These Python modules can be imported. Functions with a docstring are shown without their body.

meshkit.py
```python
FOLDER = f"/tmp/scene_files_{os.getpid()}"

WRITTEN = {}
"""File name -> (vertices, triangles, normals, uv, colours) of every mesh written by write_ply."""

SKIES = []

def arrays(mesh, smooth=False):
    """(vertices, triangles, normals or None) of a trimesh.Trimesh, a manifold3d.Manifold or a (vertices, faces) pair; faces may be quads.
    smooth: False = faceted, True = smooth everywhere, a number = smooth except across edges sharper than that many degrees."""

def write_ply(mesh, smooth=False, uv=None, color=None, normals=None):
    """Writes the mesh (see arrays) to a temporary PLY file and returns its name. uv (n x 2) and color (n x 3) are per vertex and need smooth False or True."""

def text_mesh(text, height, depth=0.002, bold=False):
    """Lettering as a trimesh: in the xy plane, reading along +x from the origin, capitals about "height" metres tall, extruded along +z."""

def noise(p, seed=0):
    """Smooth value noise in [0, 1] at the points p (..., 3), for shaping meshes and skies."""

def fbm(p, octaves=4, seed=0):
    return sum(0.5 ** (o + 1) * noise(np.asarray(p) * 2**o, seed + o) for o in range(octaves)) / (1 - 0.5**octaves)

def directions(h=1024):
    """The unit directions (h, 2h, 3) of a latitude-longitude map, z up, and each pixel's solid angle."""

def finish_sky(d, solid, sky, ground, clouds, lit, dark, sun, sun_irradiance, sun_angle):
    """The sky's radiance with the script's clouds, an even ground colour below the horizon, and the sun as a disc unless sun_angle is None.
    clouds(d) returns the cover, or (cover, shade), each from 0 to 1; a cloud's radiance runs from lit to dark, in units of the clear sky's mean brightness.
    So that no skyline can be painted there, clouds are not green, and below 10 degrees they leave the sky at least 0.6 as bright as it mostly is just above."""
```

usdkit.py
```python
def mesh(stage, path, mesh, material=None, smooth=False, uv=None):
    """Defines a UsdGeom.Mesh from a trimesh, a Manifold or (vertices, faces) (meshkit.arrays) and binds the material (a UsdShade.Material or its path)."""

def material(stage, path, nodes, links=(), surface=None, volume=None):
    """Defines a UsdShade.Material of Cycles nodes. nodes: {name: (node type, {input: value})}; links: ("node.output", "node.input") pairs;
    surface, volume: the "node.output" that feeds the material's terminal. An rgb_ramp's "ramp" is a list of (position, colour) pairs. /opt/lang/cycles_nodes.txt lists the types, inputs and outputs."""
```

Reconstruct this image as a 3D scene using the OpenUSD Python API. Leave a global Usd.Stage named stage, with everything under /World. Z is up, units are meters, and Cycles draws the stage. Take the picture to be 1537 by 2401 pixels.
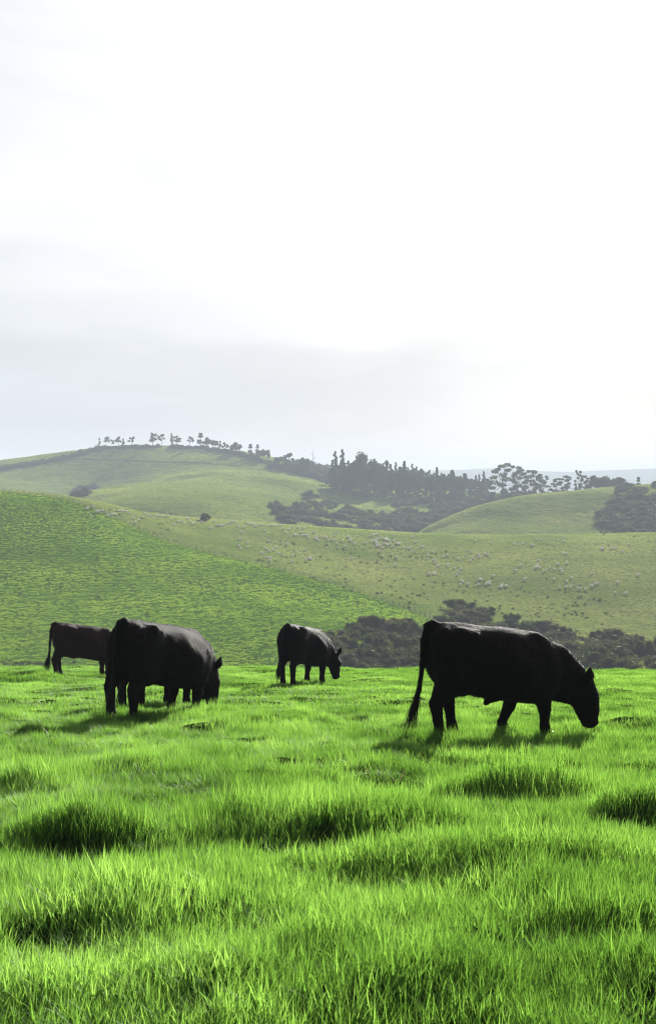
import math
import numpy as np
import trimesh
from scipy.interpolate import RBFInterpolator, PchipInterpolator
from pxr import Usd, UsdGeom, UsdLux, UsdShade, Sdf, Gf, Vt
import usdkit
import meshkit

stage = Usd.Stage.CreateInMemory()
UsdGeom.SetStageUpAxis(stage, UsdGeom.Tokens.z)
UsdGeom.SetStageMetersPerUnit(stage, 1.0)
UsdGeom.Xform.Define(stage, '/World')
UsdGeom.Scope.Define(stage, '/World/Looks')

# ------------------------------------------------------------------ camera, sky, sun, exposure
F = 2800.0                       # focal length in pixels of the 1537 x 2401 photograph
HOR = 1115.0                     # row of the horizon
TILT = math.atan((1200.5 - HOR) / F)
cam = UsdGeom.Camera.Define(stage, '/World/camera')
cam.AddRotateXOp().Set(90.0 - math.degrees(TILT))
cam.CreateHorizontalApertureAttr(24.0)
cam.CreateVerticalApertureAttr(24.0 * 2401 / 1537)
cam.CreateFocalLengthAttr(24.0 * F / 1537)
cam.CreateClippingRangeAttr((0.1, 30000.0))
cam.CreateFStopAttr(13.0)
cam.CreateFocusDistanceAttr(13.0)
cam.CreateExposureAttr(1.9)

SUN_AZ, SUN_EL = math.radians(17.5), math.radians(20.5)
SUN = np.array([math.sin(SUN_AZ) * math.cos(SUN_EL), math.cos(SUN_AZ) * math.cos(SUN_EL), math.sin(SUN_EL)])
sky_mat = usdkit.material(stage, '/World/Looks/sky', {
    'sky': ('sky_texture', {'sky_type': 'single_scattering', 'sun_disc': False, 'sun_elevation': SUN_EL, 'sun_rotation': SUN_AZ,
                            'aerosol_density': 2.0}),
    'dim': ('mix', {'mix_type': 'multiply', 'fac': 1.0, 'color2': (0.5, 0.5, 0.5)}),
    'tc': ('texture_coordinate', {}),
    'map': ('mapping', {'scale': (1.2, 1.2, 5.0), 'location': (3.1, 0.4, 0.3)}),
    'cl': ('noise_texture', {'scale': 1.9, 'detail': 7.0, 'roughness': 0.52, 'distortion': 0.4}),
    'shade': ('rgb_ramp', {'ramp': [(0.34, (3.18, 3.27, 3.42)), (0.46, (3.38, 3.44, 3.55)), (0.53, (3.62, 3.72, 3.86)), (0.72, (4.2, 4.2, 4.2))]}),
    # thin cloud scatters the sun's light mostly forward: brighter towards the sun, dimmer away from it
    'dot': ('vector_math', {'math_type': 'dot_product', 'vector2': tuple(SUN)}),
    'pos': ('math', {'math_type': 'maximum', 'value2': 0.0}),
    'pow': ('math', {'math_type': 'power', 'value2': 3.0}),
    'glow': ('math', {'math_type': 'multiply_add', 'value2': 0.94, 'value3': 0.255}),
    # a distant grey cloud bank lies low all round the horizon
    'sep': ('separate_xyz', {}),
    'edge': ('noise_texture', {'scale': 2.6, 'detail': 4.0, 'roughness': 0.5}),
    'rag': ('math', {'math_type': 'multiply_add', 'value2': 0.15, 'value3': -0.075}),
    'height': ('math', {'math_type': 'add'}),
    'bank': ('rgb_ramp', {'ramp': [(0.0, (1,) * 3), (0.075, (1,) * 3), (0.102, (.70,) * 3), (0.118, (.28,) * 3), (0.15, (0,) * 3), (1.0, (0,) * 3)]}),
    'rim': ('rgb_ramp', {'ramp': [(0.0, (1,) * 3), (0.100, (1,) * 3), (0.118, (1.03,) * 3), (0.145, (1.0,) * 3), (1.0, (1.0,) * 3)]}),
    'thick': ('mix_float', {'b': 0.735}),
    'inv': ('map_range', {'range_type': 'smoothstep', 'from_min': 0.04, 'from_max': 0.16, 'to_min': 1.0, 'to_max': 0.0}),
    'cool': ('mix', {'mix_type': 'multiply', 'color2': (0.93, 0.985, 1.05)}),
    'both': ('math', {'math_type': 'multiply'}),
    'lit': ('vector_math', {'math_type': 'scale'}),
    'mix': ('mix', {'fac': 0.95}),
    'bg': ('background_shader', {'strength': 0.08}),
}, [('tc.generated', 'map.vector'), ('map.vector', 'cl.vector'), ('cl.fac', 'shade.fac'), ('tc.generated', 'dot.vector1'), ('dot.value', 'pos.value1'), ('pos.value', 'pow.value1'),
    ('pow.value', 'glow.value1'), ('height.value', 'inv.value'), ('inv.result', 'cool.fac'), ('shade.color', 'cool.color1'), ('cool.color', 'lit.vector1'), ('tc.generated', 'sep.vector'), ('map.vector', 'edge.vector'), ('edge.fac', 'rag.value1'), ('sep.z', 'height.value1'), ('rag.value', 'height.value2'), ('height.value', 'bank.fac'), ('bank.color', 'thick.fac'), ('glow.value', 'thick.a'), ('height.value', 'rim.fac'), ('thick.result', 'both.value1'), ('rim.color', 'both.value2'), ('both.value', 'lit.scale'), ('sky.color', 'dim.color1'), ('dim.color', 'mix.color1'), ('lit.vector', 'mix.color2'),
    ('mix.color', 'bg.color')], surface='bg.background')
dome = UsdLux.DomeLight.Define(stage, '/World/sky')
dome.CreateIntensityAttr(1.0)
UsdShade.MaterialBindingAPI.Apply(dome.GetPrim()).Bind(sky_mat)
sun = UsdLux.DistantLight.Define(stage, '/World/sun')
sun.CreateIntensityAttr(0.9)
sun.CreateAngleAttr(0.55)
sun.CreateNormalizeAttr(True)
sun.CreateColorAttr(Gf.Vec3f(1.0, 0.96, 0.89))
sun.AddRotateZOp().Set(-math.degrees(SUN_AZ))
sun.AddRotateXOp().Set(-(90.0 - math.degrees(SUN_EL)))

# ------------------------------------------------------------------ helpers
CT, ST = math.cos(TILT), math.sin(TILT)


def ray(px, py):
    """Direction of a pixel of the photograph, scaled to one metre forward."""
    a, b = (np.asarray(px, float) - 768.5) / F, (1200.5 - np.asarray(py, float)) / F
    y = CT + b * ST
    return np.stack(np.broadcast_arrays(a / y, np.ones_like(y), (-ST + b * CT) / y), -1)


def P(px, py, d):
    return ray(px, py) * np.asarray(d, float)[..., None]


used = {}


def path_for(name, parent):
    base = (str(parent.GetPath()) if parent is not None else '/World') + '/' + name
    n = used.get(base, 0)
    used[base] = n + 1
    return base if n == 0 else '%s_%03d' % (base, n)


def tag(prim, label=None, cat=None, group=None, kind=None):
    for k, v in (('label', label), ('category', cat), ('group', group), ('kind', kind)):
        if v:
            prim.SetCustomDataByKey(k, v)
    return prim


def obj(name, mesh, mat, parent=None, smooth=False):
    return usdkit.mesh(stage, path_for(name, parent), mesh, mat, smooth).GetPrim()


def thing(name, label, cat, loc=(0, 0, 0), rotz=0.0, scale=None, group=None, source=None, tilt=None):
    x = UsdGeom.Xform.Define(stage, path_for(name, None))
    if source is not None:
        x.GetPrim().GetReferences().AddInternalReference(source.GetPath())
        x.GetPrim().SetInstanceable(True)
    x.AddTranslateOp().Set(Gf.Vec3d(*map(float, loc)))
    if tilt is None:
        x.AddRotateZOp().Set(float(rotz))
    else:
        x.AddRotateXYZOp().Set(Gf.Vec3f(0, float(tilt), float(rotz)))
    if scale is not None:
        x.AddScaleOp().Set(Gf.Vec3f(*map(float, scale)))
    tag(x.GetPrim(), label, cat, group)
    return x.GetPrim()


def source_class(name):
    """An abstract prim that copies reference."""
    return stage.CreateClassPrim('/World/' + name)


def instancer(name, meshes, mat, pos, yaw, scl, which, label, cat, lean=None):
    """Uncountable small stuff as one PointInstancer."""
    pi = UsdGeom.PointInstancer.Define(stage, path_for(name, None))
    paths = []
    for k, m in enumerate(meshes):
        mm = mat[k] if isinstance(mat, list) else mat
        paths.append(usdkit.mesh(stage, '%s/tuft_%03d' % (pi.GetPath(), k), m, mm, True).GetPath())
    pi.CreatePrototypesRel().SetTargets(paths)
    pi.CreateProtoIndicesAttr(Vt.IntArray.FromNumpy(which.astype(np.int32)))
    pi.CreatePositionsAttr(Vt.Vec3fArray.FromNumpy(pos.astype(np.float32)))
    pi.CreateScalesAttr(Vt.Vec3fArray.FromNumpy(scl.astype(np.float32)))
    q = np.zeros((len(pos), 4))
    q[:, 3], q[:, 2] = np.cos(yaw / 2), np.sin(yaw / 2)
    pi.CreateOrientationsAttr(Vt.QuathArray([Gf.Quath(float(a[3]), float(a[0]), float(a[1]), float(a[2])) for a in q]))
    tag(pi.GetPrim(), label, cat, None, 'stuff')
    return pi.GetPrim()


def fbm2(x, y, scale, octaves=4, seed=0):
    p = np.stack([np.asarray(x) * scale, np.asarray(y) * scale, np.full_like(np.asarray(x, float), 3.7)], -1)
    return meshkit.fbm(p, octaves, seed) - 0.5


# ------------------------------------------------------------------ materials
def leaf_mat(name, c0, c1, trans=0.45, rough=0.5, spec=0.3, tint=1.25, by='object_info.random', scale=None):
    """Foliage: two tones varied by copy or by place, with light passing through the blades."""
    nodes = {'ramp': ('rgb_ramp', {'ramp': [(0, c0), (1, c1)]}),
             'p': ('principled_bsdf', {'roughness': rough, 'specular_ior_level': spec}),
             'warm': ('mix', {'mix_type': 'multiply', 'fac': 1.0, 'color2': (tint * 1.05, tint * 1.05, tint * 0.55)}),
             't': ('translucent_bsdf', {}),
             'm': ('mix_closure', {'fac': trans})}
    if scale is None:
        nodes['info'] = ('object_info', {})
        link = [('info.random', 'ramp.fac')]
    else:
        nodes['geo'] = ('geometry', {})
        nodes['n'] = ('noise_texture', {'scale': scale, 'detail': 3.0})
        nodes['info'] = ('object_info', {})
        nodes['add'] = ('math', {'math_type': 'multiply_add', 'value2': 0.5})
        link = [('geo.position', 'n.vector'), ('info.random', 'add.value1'), ('n.fac', 'half.value1'), ('half.value', 'add.value3'), ('add.value', 'ramp.fac')]
        nodes['half'] = ('math', {'math_type': 'multiply_add', 'value2': 1.6, 'value3': -0.55})
    return usdkit.material(stage, '/World/Looks/' + name, nodes, link + [
        ('ramp.color', 'p.base_color'), ('ramp.color', 'warm.color1'), ('warm.color', 't.color'),
        ('p.BSDF', 'm.closure1'), ('t.BSDF', 'm.closure2')], surface='m.closure')


def ground_mat(name, cols, scale=0.05, fine=1.5, bump=0.3, dist=0.2):
    """Grazed turf: broad patches and fine mottling, relief by bump."""
    return usdkit.material(stage, '/World/Looks/' + name, {
        'geo': ('geometry', {}),
        'a': ('noise_texture', {'scale': scale, 'detail': 4.0, 'roughness': 0.6}),
        'b': ('noise_texture', {'scale': fine, 'detail': 4.0, 'roughness': 0.65}),
        'sum': ('math', {'math_type': 'multiply_add', 'value2': 0.55}),
        'half': ('math', {'math_type': 'multiply', 'value2': 0.45}),
        'ramp': ('rgb_ramp', {'ramp': cols}),
        'bump': ('bump', {'strength': bump, 'distance': dist}),
        'p': ('diffuse_bsdf', {'roughness': 0.6}),
    }, [('geo.position', 'a.vector'), ('geo.position', 'b.vector'), ('a.fac', 'sum.value1'), ('b.fac', 'half.value1'), ('half.value', 'sum.value3'),
        ('sum.value', 'ramp.fac'), ('ramp.color', 'p.color'), ('b.fac', 'bump.height'), ('bump.normal', 'p.normal')], surface='p.BSDF')


def plain(name, c, rough=0.7, spec=0.3, **more):
    return usdkit.material(stage, '/World/Looks/' + name, {'p': ('principled_bsdf', {'base_color': c, 'roughness': rough, 'specular_ior_level': spec, **more})}, surface='p.BSDF')


M = {}
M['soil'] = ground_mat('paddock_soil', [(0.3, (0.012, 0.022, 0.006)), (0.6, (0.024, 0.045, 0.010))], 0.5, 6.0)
M['grass'] = usdkit.material(stage, '/World/Looks/grass_blades', {
    'geo': ('geometry', {}), 'info': ('object_info', {}), 'n': ('noise_texture', {'scale': .7, 'detail': 3.0}),
    'a': ('math', {'math_type': 'multiply_add', 'value2': .62}), 'b': ('math', {'math_type': 'multiply_add', 'value2': .8, 'value3': -.26}), 'c': ('math', {'math_type': 'multiply_add', 'value2': .26}),
    'ramp': ('rgb_ramp', {'ramp': [(0, (.028, .075, .012)), (.26, (.09, .19, .040)), (.52, (.19, .335, .098)), (.93, (.31, .45, .175)), (.97, (.40, .41, .22)), (1, (.46, .43, .28))]}),
    'p': ('principled_bsdf', {'roughness': .45, 'specular_ior_level': .14}), 'warm': ('mix', {'mix_type': 'multiply', 'fac': 1.0, 'color2': (2.2, 2.15, 1.15)}),
    't': ('translucent_bsdf', {}), 'm': ('mix_closure', {'fac': .5})},
    [('geo.position', 'n.vector'), ('geo.random_per_island', 'a.value1'), ('n.fac', 'b.value1'), ('info.random', 'c.value1'), ('b.value', 'c.value3'), ('c.value', 'a.value3'), ('a.value', 'ramp.fac'),
     ('ramp.color', 'p.base_color'), ('ramp.color', 'warm.color1'), ('warm.color', 't.color'), ('p.BSDF', 'm.closure1'), ('t.BSDF', 'm.closure2')], surface='m.closure')
M['dry'] = leaf_mat('dry_grass', (0.42, 0.38, 0.24), (0.62, 0.58, 0.42), 0.3, 0.5, 0.3, 1.1)
M['green_hill'] = ground_mat('green_hill_turf', [(0.3, (0.05386, 0.1271, 0.0189)), (0.5, (0.09425, 0.1963, 0.0297)), (0.7, (0.1436, 0.231, 0.0432))], 0.03, 2.5, 0.25, 0.15)
M['hill_tuft'] = leaf_mat('hill_tufts', (0.04379, 0.09785, 0.01725), (0.1674, 0.242, 0.05175), 0.5, 0.7, 0.0, 2.2, scale=0.05)
M['far_tuft'] = leaf_mat('far_tufts', (0.0805, 0.1275, 0.0416), (0.207, 0.2499, 0.1056), 0.45, 0.7, 0.0, 1.7, scale=0.012)
M['sheep_hill'] = ground_mat('olive_hill_turf', [(0.34, (0.0937, 0.1902, 0.04063)), (0.45, (0.1598, 0.242, 0.06772)), (0.54, (0.2315, 0.242, 0.1152)), (0.66, (0.1598, 0.2738, 0.06772))], 0.02, 2.5, 0.25, 0.15)
M['olive_tuft'] = leaf_mat('olive_tufts', (0.07012, 0.1214, 0.04178), (0.2103, 0.2357, 0.1392), 0.45, 0.7, 0.0, 1.7, scale=0.03)
M['far_hill'] = ground_mat('far_hill_turf', [(0.34, (0.1429, 0.2147, 0.04943)), (0.5, (0.2286, 0.3429, 0.07413)), (0.66, (0.3394, 0.3429, 0.1236))], 0.012, 0.12, 0.8, 1.5)
M['right_hill'] = ground_mat('right_hill_turf', [(0.3, (0.112, 0.1663, 0.05236)), (0.5, (0.1917, 0.2376, 0.07854)), (0.7, (0.2507, 0.2762, 0.1126))], 0.014, 0.15, 0.8, 1.2)
M['valley'] = ground_mat('valley_floor_turf', [(0.35, (0.0374, 0.051, 0.0195)), (0.5, (0.068, 0.085, 0.03)), (0.65, (0.102, 0.102, 0.045))], 0.08, 1.2, 0.3, 0.2)
M['track'] = ground_mat('track_soil', [(0.3, (0.03, 0.035, 0.018)), (0.7, (0.06, 0.06, 0.035))], 0.05, 0.6)
M['plain'] = ground_mat('plain_turf', [(0.3, (0.04, 0.06, 0.03)), (0.7, (0.07, 0.09, 0.045))], 0.002, 0.02)
M['bush'] = leaf_mat('bush_leaves', (0.0272, 0.03936, 0.015), (0.076, 0.0861, 0.03375), 0.38, 0.7, 0.02, 1.1)
M['bush_light'] = leaf_mat('pale_bush_leaves', (0.09, 0.085, 0.06), (0.14, 0.125, 0.09), 0.3, 0.7, 0.02, 1.1)
M['pine'] = leaf_mat('pine_needles', (0.056, 0.081, 0.051), (0.119, 0.1418, 0.09), 0.3, 0.7, 0.02, 1.1)
M['gum'] = leaf_mat('gum_leaves', (0.05, 0.068, 0.042), (0.09, 0.105, 0.065), 0.35, 0.7, 0.02, 1.1)
M['bark'] = ground_mat('bark', [(0.3, (0.05, 0.04, 0.032)), (0.7, (0.11, 0.095, 0.08))], 1.0, 8.0)
M['post'] = ground_mat('weathered_post', [(0.3, (0.09, 0.08, 0.068)), (0.7, (0.19, 0.175, 0.15))], 2.0, 12.0)
M['wire'] = plain('fence_wire', (0.22, 0.22, 0.22), 0.5, 0.5, metallic=0.6)
M['wool'] = plain('fleece', (0.76, 0.73, 0.66), 0.95, 0.05)
M['sheep_skin'] = plain('sheep_face', (0.32, 0.29, 0.25), 0.8)
def hide_mat(name, c0, c1):
    return usdkit.material(stage, '/World/Looks/' + name, {
        'tc': ('texture_coordinate', {}), 'n': ('noise_texture', {'scale': 5.0, 'detail': 4.0}), 'm': ('mapping', {'scale': (1, 1, .35)}), 'h': ('noise_texture', {'scale': 90.0, 'detail': 3.0}),
        'ramp': ('rgb_ramp', {'ramp': [(.3, c0), (.7, c1)]}), 'b': ('bump', {'strength': .35, 'distance': .01}),
        'p': ('principled_bsdf', {'roughness': .7, 'specular_ior_level': .04})},
        [('tc.object', 'n.vector'), ('tc.object', 'm.vector'), ('m.vector', 'h.vector'), ('n.fac', 'ramp.fac'), ('ramp.color', 'p.base_color'), ('h.fac', 'b.height'), ('b.normal', 'p.normal')], surface='p.BSDF')


M['hide'] = hide_mat('black_hide', (0.0025, 0.0024, 0.0026), (0.006, 0.0048, 0.0042))
M['brown_hide'] = hide_mat('brown_hide', (0.006, 0.003, 0.0024), (0.022, 0.008, 0.005))
M['hair'] = usdkit.material(stage, '/World/Looks/black_hair', {'p': ('principled_bsdf', {'base_color': (0.007, 0.0052, 0.0044), 'roughness': 0.42, 'specular_ior_level': 0.2})}, surface='p.BSDF')
M['red_hair'] = usdkit.material(stage, '/World/Looks/sunbleached_hair', {'p': ('principled_bsdf', {'base_color': (0.03, 0.011, 0.007), 'roughness': 0.42, 'specular_ior_level': 0.45})}, surface='p.BSDF')
M['eye'] = plain('eye', (0.01, 0.008, 0.006), 0.1, 0.6)
M['hoof'] = plain('hoof', (0.03, 0.026, 0.022), 0.5, 0.4)

# ------------------------------------------------------------------ near paddock
S = 361.0 / F
MOUNDS = []                                            # x, y, radius across, radius deep, height
for px, py, r, q, h in [(660, 1912, .75, .42, .36), (800, 1920, .65, .40, .38), (930, 1945, .40, .25, .20), (545, 1940, .35, .25, .18), (205, 1930, .42, .28, .30), (120, 1915, .30, .25, .18), (1210, 1832, .60, .36, .40), (1290, 1850, .35, .3, .2),
                        (1377, 2125, .38, .28, .28), (1300, 2100, .25, .2, .16), (385, 2115, .36, .25, .25), (300, 1800, .55, .35, .18), (180, 1815, .4, .3, .14), (55, 1828, .45, .35, .22), (1515, 1903, .40, .32, .24), (450, 2280, .28, .22, .18), (330, 2320, .2, .2, .12),
                        (640, 1815, .6, .35, .16), (1465, 1680, .38, .3, .30), (655, 1685, .6, .5, .2), (50, 1588, 1.2, .8, .3), (610, 1606, .8, .8, .15), (600, 2055, .4, .28, .14), (1050, 2330, .3, .24, .16), (980, 2160, .3, .25, .14),
                        (850, 2015, .4, .28, .14), (1150, 2030, .4, .28, .12), (60, 2330, .3, .24, .16), (760, 2235, .3, .24, .14), (1480, 2300, .3, .24, .14), (1020, 1775, .6, .3, .12), (1120, 2215, .22, .2, .12)]:
    tip = 0.5 * (0.56 * h + 0.09) / 1.27                   # the shaded face stands above the foot
    pb = (py - tip * 1476.0) / (1 - tip)
    d = 1.27 * F / (pb - 1476.0)
    MOUNDS.append((ray(px, pb)[0] * d, d, r, q, h))
MOUNDS = np.array(MOUNDS)


def paddock_z(x, y):
    x, y = np.asarray(x, float), np.asarray(y, float)
    brow = 34.0 - 0.16 * x
    over = np.maximum(y - brow, 0)
    z = -1.27 - S * y - np.where(over < 14, 0.0055 * over ** 2, 0.0055 * 196 + 0.154 * (over - 14))
    near = np.clip((y + 4) / 6, 0, 1) * np.clip((70 - y) / 30, 0.0, 1)
    z = z + near * (0.30 * fbm2(x, y * 1.6, 0.7, 3, 5) + 0.24 * fbm2(x, y * 1.4, 1.9, 3, 9) + 0.07 * fbm2(x, y * 1.3, 4.5, 2, 15))
    wx, wy = 1.0 * fbm2(x, y, 2.0, 3, 31), 0.9 * fbm2(x, y, 2.0, 3, 32)
    top = np.zeros_like(z)
    for mx, my, r, q, h in MOUNDS:
        t = ((x - mx) / r + wx / (r + .3)) ** 2 + ((y - my) / q + wy / (q + .4)) ** 2
        top = np.maximum(top, 0.56 * h * np.exp(-t * 1.1))
    z = z + top
    return z


def grid(xs, ys, zf):
    x, y = np.meshgrid(xs, ys, indexing='ij')
    return grid_xyz(x, y, zf(x, y))


def grid_xyz(x, y, z):
    n, m = x.shape
    i = np.arange(n * m).reshape(n, m)
    q = np.stack([i[:-1, :-1], i[1:, :-1], i[1:, 1:], i[:-1, 1:]], -1).reshape(-1, 4)
    return np.stack([x, y, z], -1).reshape(-1, 3), np.vstack([q[:, [0, 1, 2]], q[:, [0, 2, 3]]])


def fan(u0, u1, nu, d0, d1, nd, zf, power=1.0):
    """A sheet of ground finer near the viewer: rows in depth, columns in angle."""
    u = np.linspace(u0, u1, nu)
    d = np.exp(np.linspace(math.log(d0), math.log(d1), nd))
    uu, dd = np.meshgrid(u, d, indexing='ij')
    return grid_xyz(uu * dd, dd, zf(uu * dd, dd))


xs = np.linspace(-26, 26, 420)
ys = np.concatenate([np.linspace(-8, 2, 40), np.linspace(2.06, 44, 560), np.linspace(44.5, 175, 60)])
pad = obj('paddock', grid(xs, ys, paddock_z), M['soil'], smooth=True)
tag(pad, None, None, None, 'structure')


# ------------------------------------------------------------------ hills
class Hill:
    def __init__(self, rows, rough, scale=1.0):
        pts = np.array([P(px, py, d) for px, py, d in rows])
        self.f = RBFInterpolator(pts[:, :2] / 100.0, pts[:, 2], kernel='thin_plate_spline', smoothing=0.02 * scale)
        self.rough = rough
        self.lo, self.hi = pts[:, 1].min(), pts[:, 1].max()

    def z(self, x, y):
        x, y = np.asarray(x, float), np.asarray(y, float)
        z = self.f(np.stack([x.ravel(), y.ravel()], 1) / 100.0).reshape(x.shape)
        for amp, s, seed in self.rough:
            z = z + amp * fbm2(x, y, s, 3, seed)
        return z

    def hit(self, px, py, d0, d1, n=160):
        """Where the sight lines of pixels first meet the hill; depth nan where they miss."""
        px, py = np.atleast_1d(px).astype(float), np.atleast_1d(py).astype(float)
        r, d = ray(px, py), np.linspace(d0, d1, n)
        x, z = r[:, :1] * d, r[:, 2:] * d
        gap = z - self.z(x, np.broadcast_to(d, x.shape))
        first = np.argmax(gap < 0, axis=1)
        ok = (gap < 0).any(1) & (first > 0)
        a, b = gap[np.arange(len(px)), np.maximum(first - 1, 0)], gap[np.arange(len(px)), first]
        dd = d[np.maximum(first - 1, 0)] + (d[1] - d[0]) * a / np.where(ok, a - b, 1)
        p = r * dd[:, None]
        p[:, 2] = self.z(p[:, 0], p[:, 1])
        p[~ok] = np.nan
        return p


FENCE = np.array([(-250, 1152, 352), (-100, 1150, 350), (0, 1154, 348), (60, 1157, 347), (150, 1167, 345), (200, 1183, 342), (250, 1206, 338), (320, 1240, 331), (380, 1267, 324), (470, 1292, 317), (560, 1312, 310), (630, 1328, 304), (700, 1346, 298),
                  (780, 1367, 291), (850, 1391, 284), (900, 1410, 279), (950, 1431, 273), (1000, 1452, 266), (1030, 1466, 260)], float)
HB = Hill([(-250, 1152, 352), (0, 1154, 348), (150, 1168, 345), (250, 1206, 338), (380, 1267, 324), (560, 1312, 310), (700, 1346, 298), (850, 1391, 284), (950, 1431, 273), (1030, 1466, 258),
           (-200, 1300, 285), (0, 1300, 285), (200, 1300, 290), (0, 1440, 232), (250, 1430, 242), (500, 1400, 262), (700, 1450, 240), (-200, 1440, 232),
           (-200, 1575, 190), (0, 1578, 190), (300, 1580, 192), (550, 1580, 195), (750, 1570, 200), (-200, 1760, 150), (0, 1760, 150), (400, 1760, 150), (800, 1730, 155), (1200, 1720, 160), (1700, 1720, 160),
           (850, 1510, 222), (950, 1560, 208), (1200, 1590, 205), (1537, 1590, 205), (1750, 1580, 205),
           (1050, 1430, 282), (1200, 1470, 262), (1350, 1490, 255), (1537, 1500, 255), (1700, 1490, 258),
           (220, 1175, 362), (300, 1196, 395), (500, 1216, 430), (700, 1233, 455), (850, 1241, 470), (950, 1252, 472), (1100, 1254, 465), (1300, 1254, 452), (1537, 1249, 445), (1750, 1245, 445),
           (450, 1250, 360), (600, 1270, 370), (750, 1300, 360), (900, 1330, 345), (1000, 1350, 338), (1300, 1350, 335), (1537, 1350, 332), (1700, 1345, 332), (1050, 1400, 303), (1300, 1430, 290), (1537, 1440, 287),
           (-250, 1215, 430), (0, 1210, 430), (150, 1215, 440), (300, 1250, 520), (500, 1275, 560), (850, 1320, 620), (1100, 1330, 620), (1400, 1330, 610), (1750, 1320, 610)],
          [(0.6, 0.06, 1), (0.14, 0.4, 2), (0.14, 1.3, 3)])
v, f = fan(-0.40, 0.40, 520, 150, 600, 520, HB.z)
cen = v[f].mean(1)
fence_world = np.array([P(*r) for r in FENCE])
fx = np.interp(cen[:, 0] / cen[:, 1], fence_world[:, 0] / fence_world[:, 1], fence_world[:, 1], right=250)


def inside_green(x, y):
    """On the green side of the fence (nearer than its line, left of its lower end)."""
    u = x / y
    return (y < np.interp(u, fence_world[:, 0] / fence_world[:, 1], fence_world[:, 1], right=250)) & (u < 0.105 - 0.0009 * (258 - y))


green = inside_green(cen[:, 0], cen[:, 1])


def sub(v, f):
    keep, inv = np.unique(f, return_inverse=True)
    return v[keep], inv.reshape(-1, 3)


floor = cen[:, 1] < 196.5 + 1.2 * np.sin(cen[:, 0] * .21)
tag(obj('valley_floor', sub(v, f[floor]), M['valley'], smooth=True), kind='structure')
tag(obj('green_hillside', sub(v, f[green & ~floor]), M['green_hill'], smooth=True), kind='structure')
tag(obj('olive_hillside', sub(v, f[~green & ~floor]), M['sheep_hill'], smooth=True), kind='structure')

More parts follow.
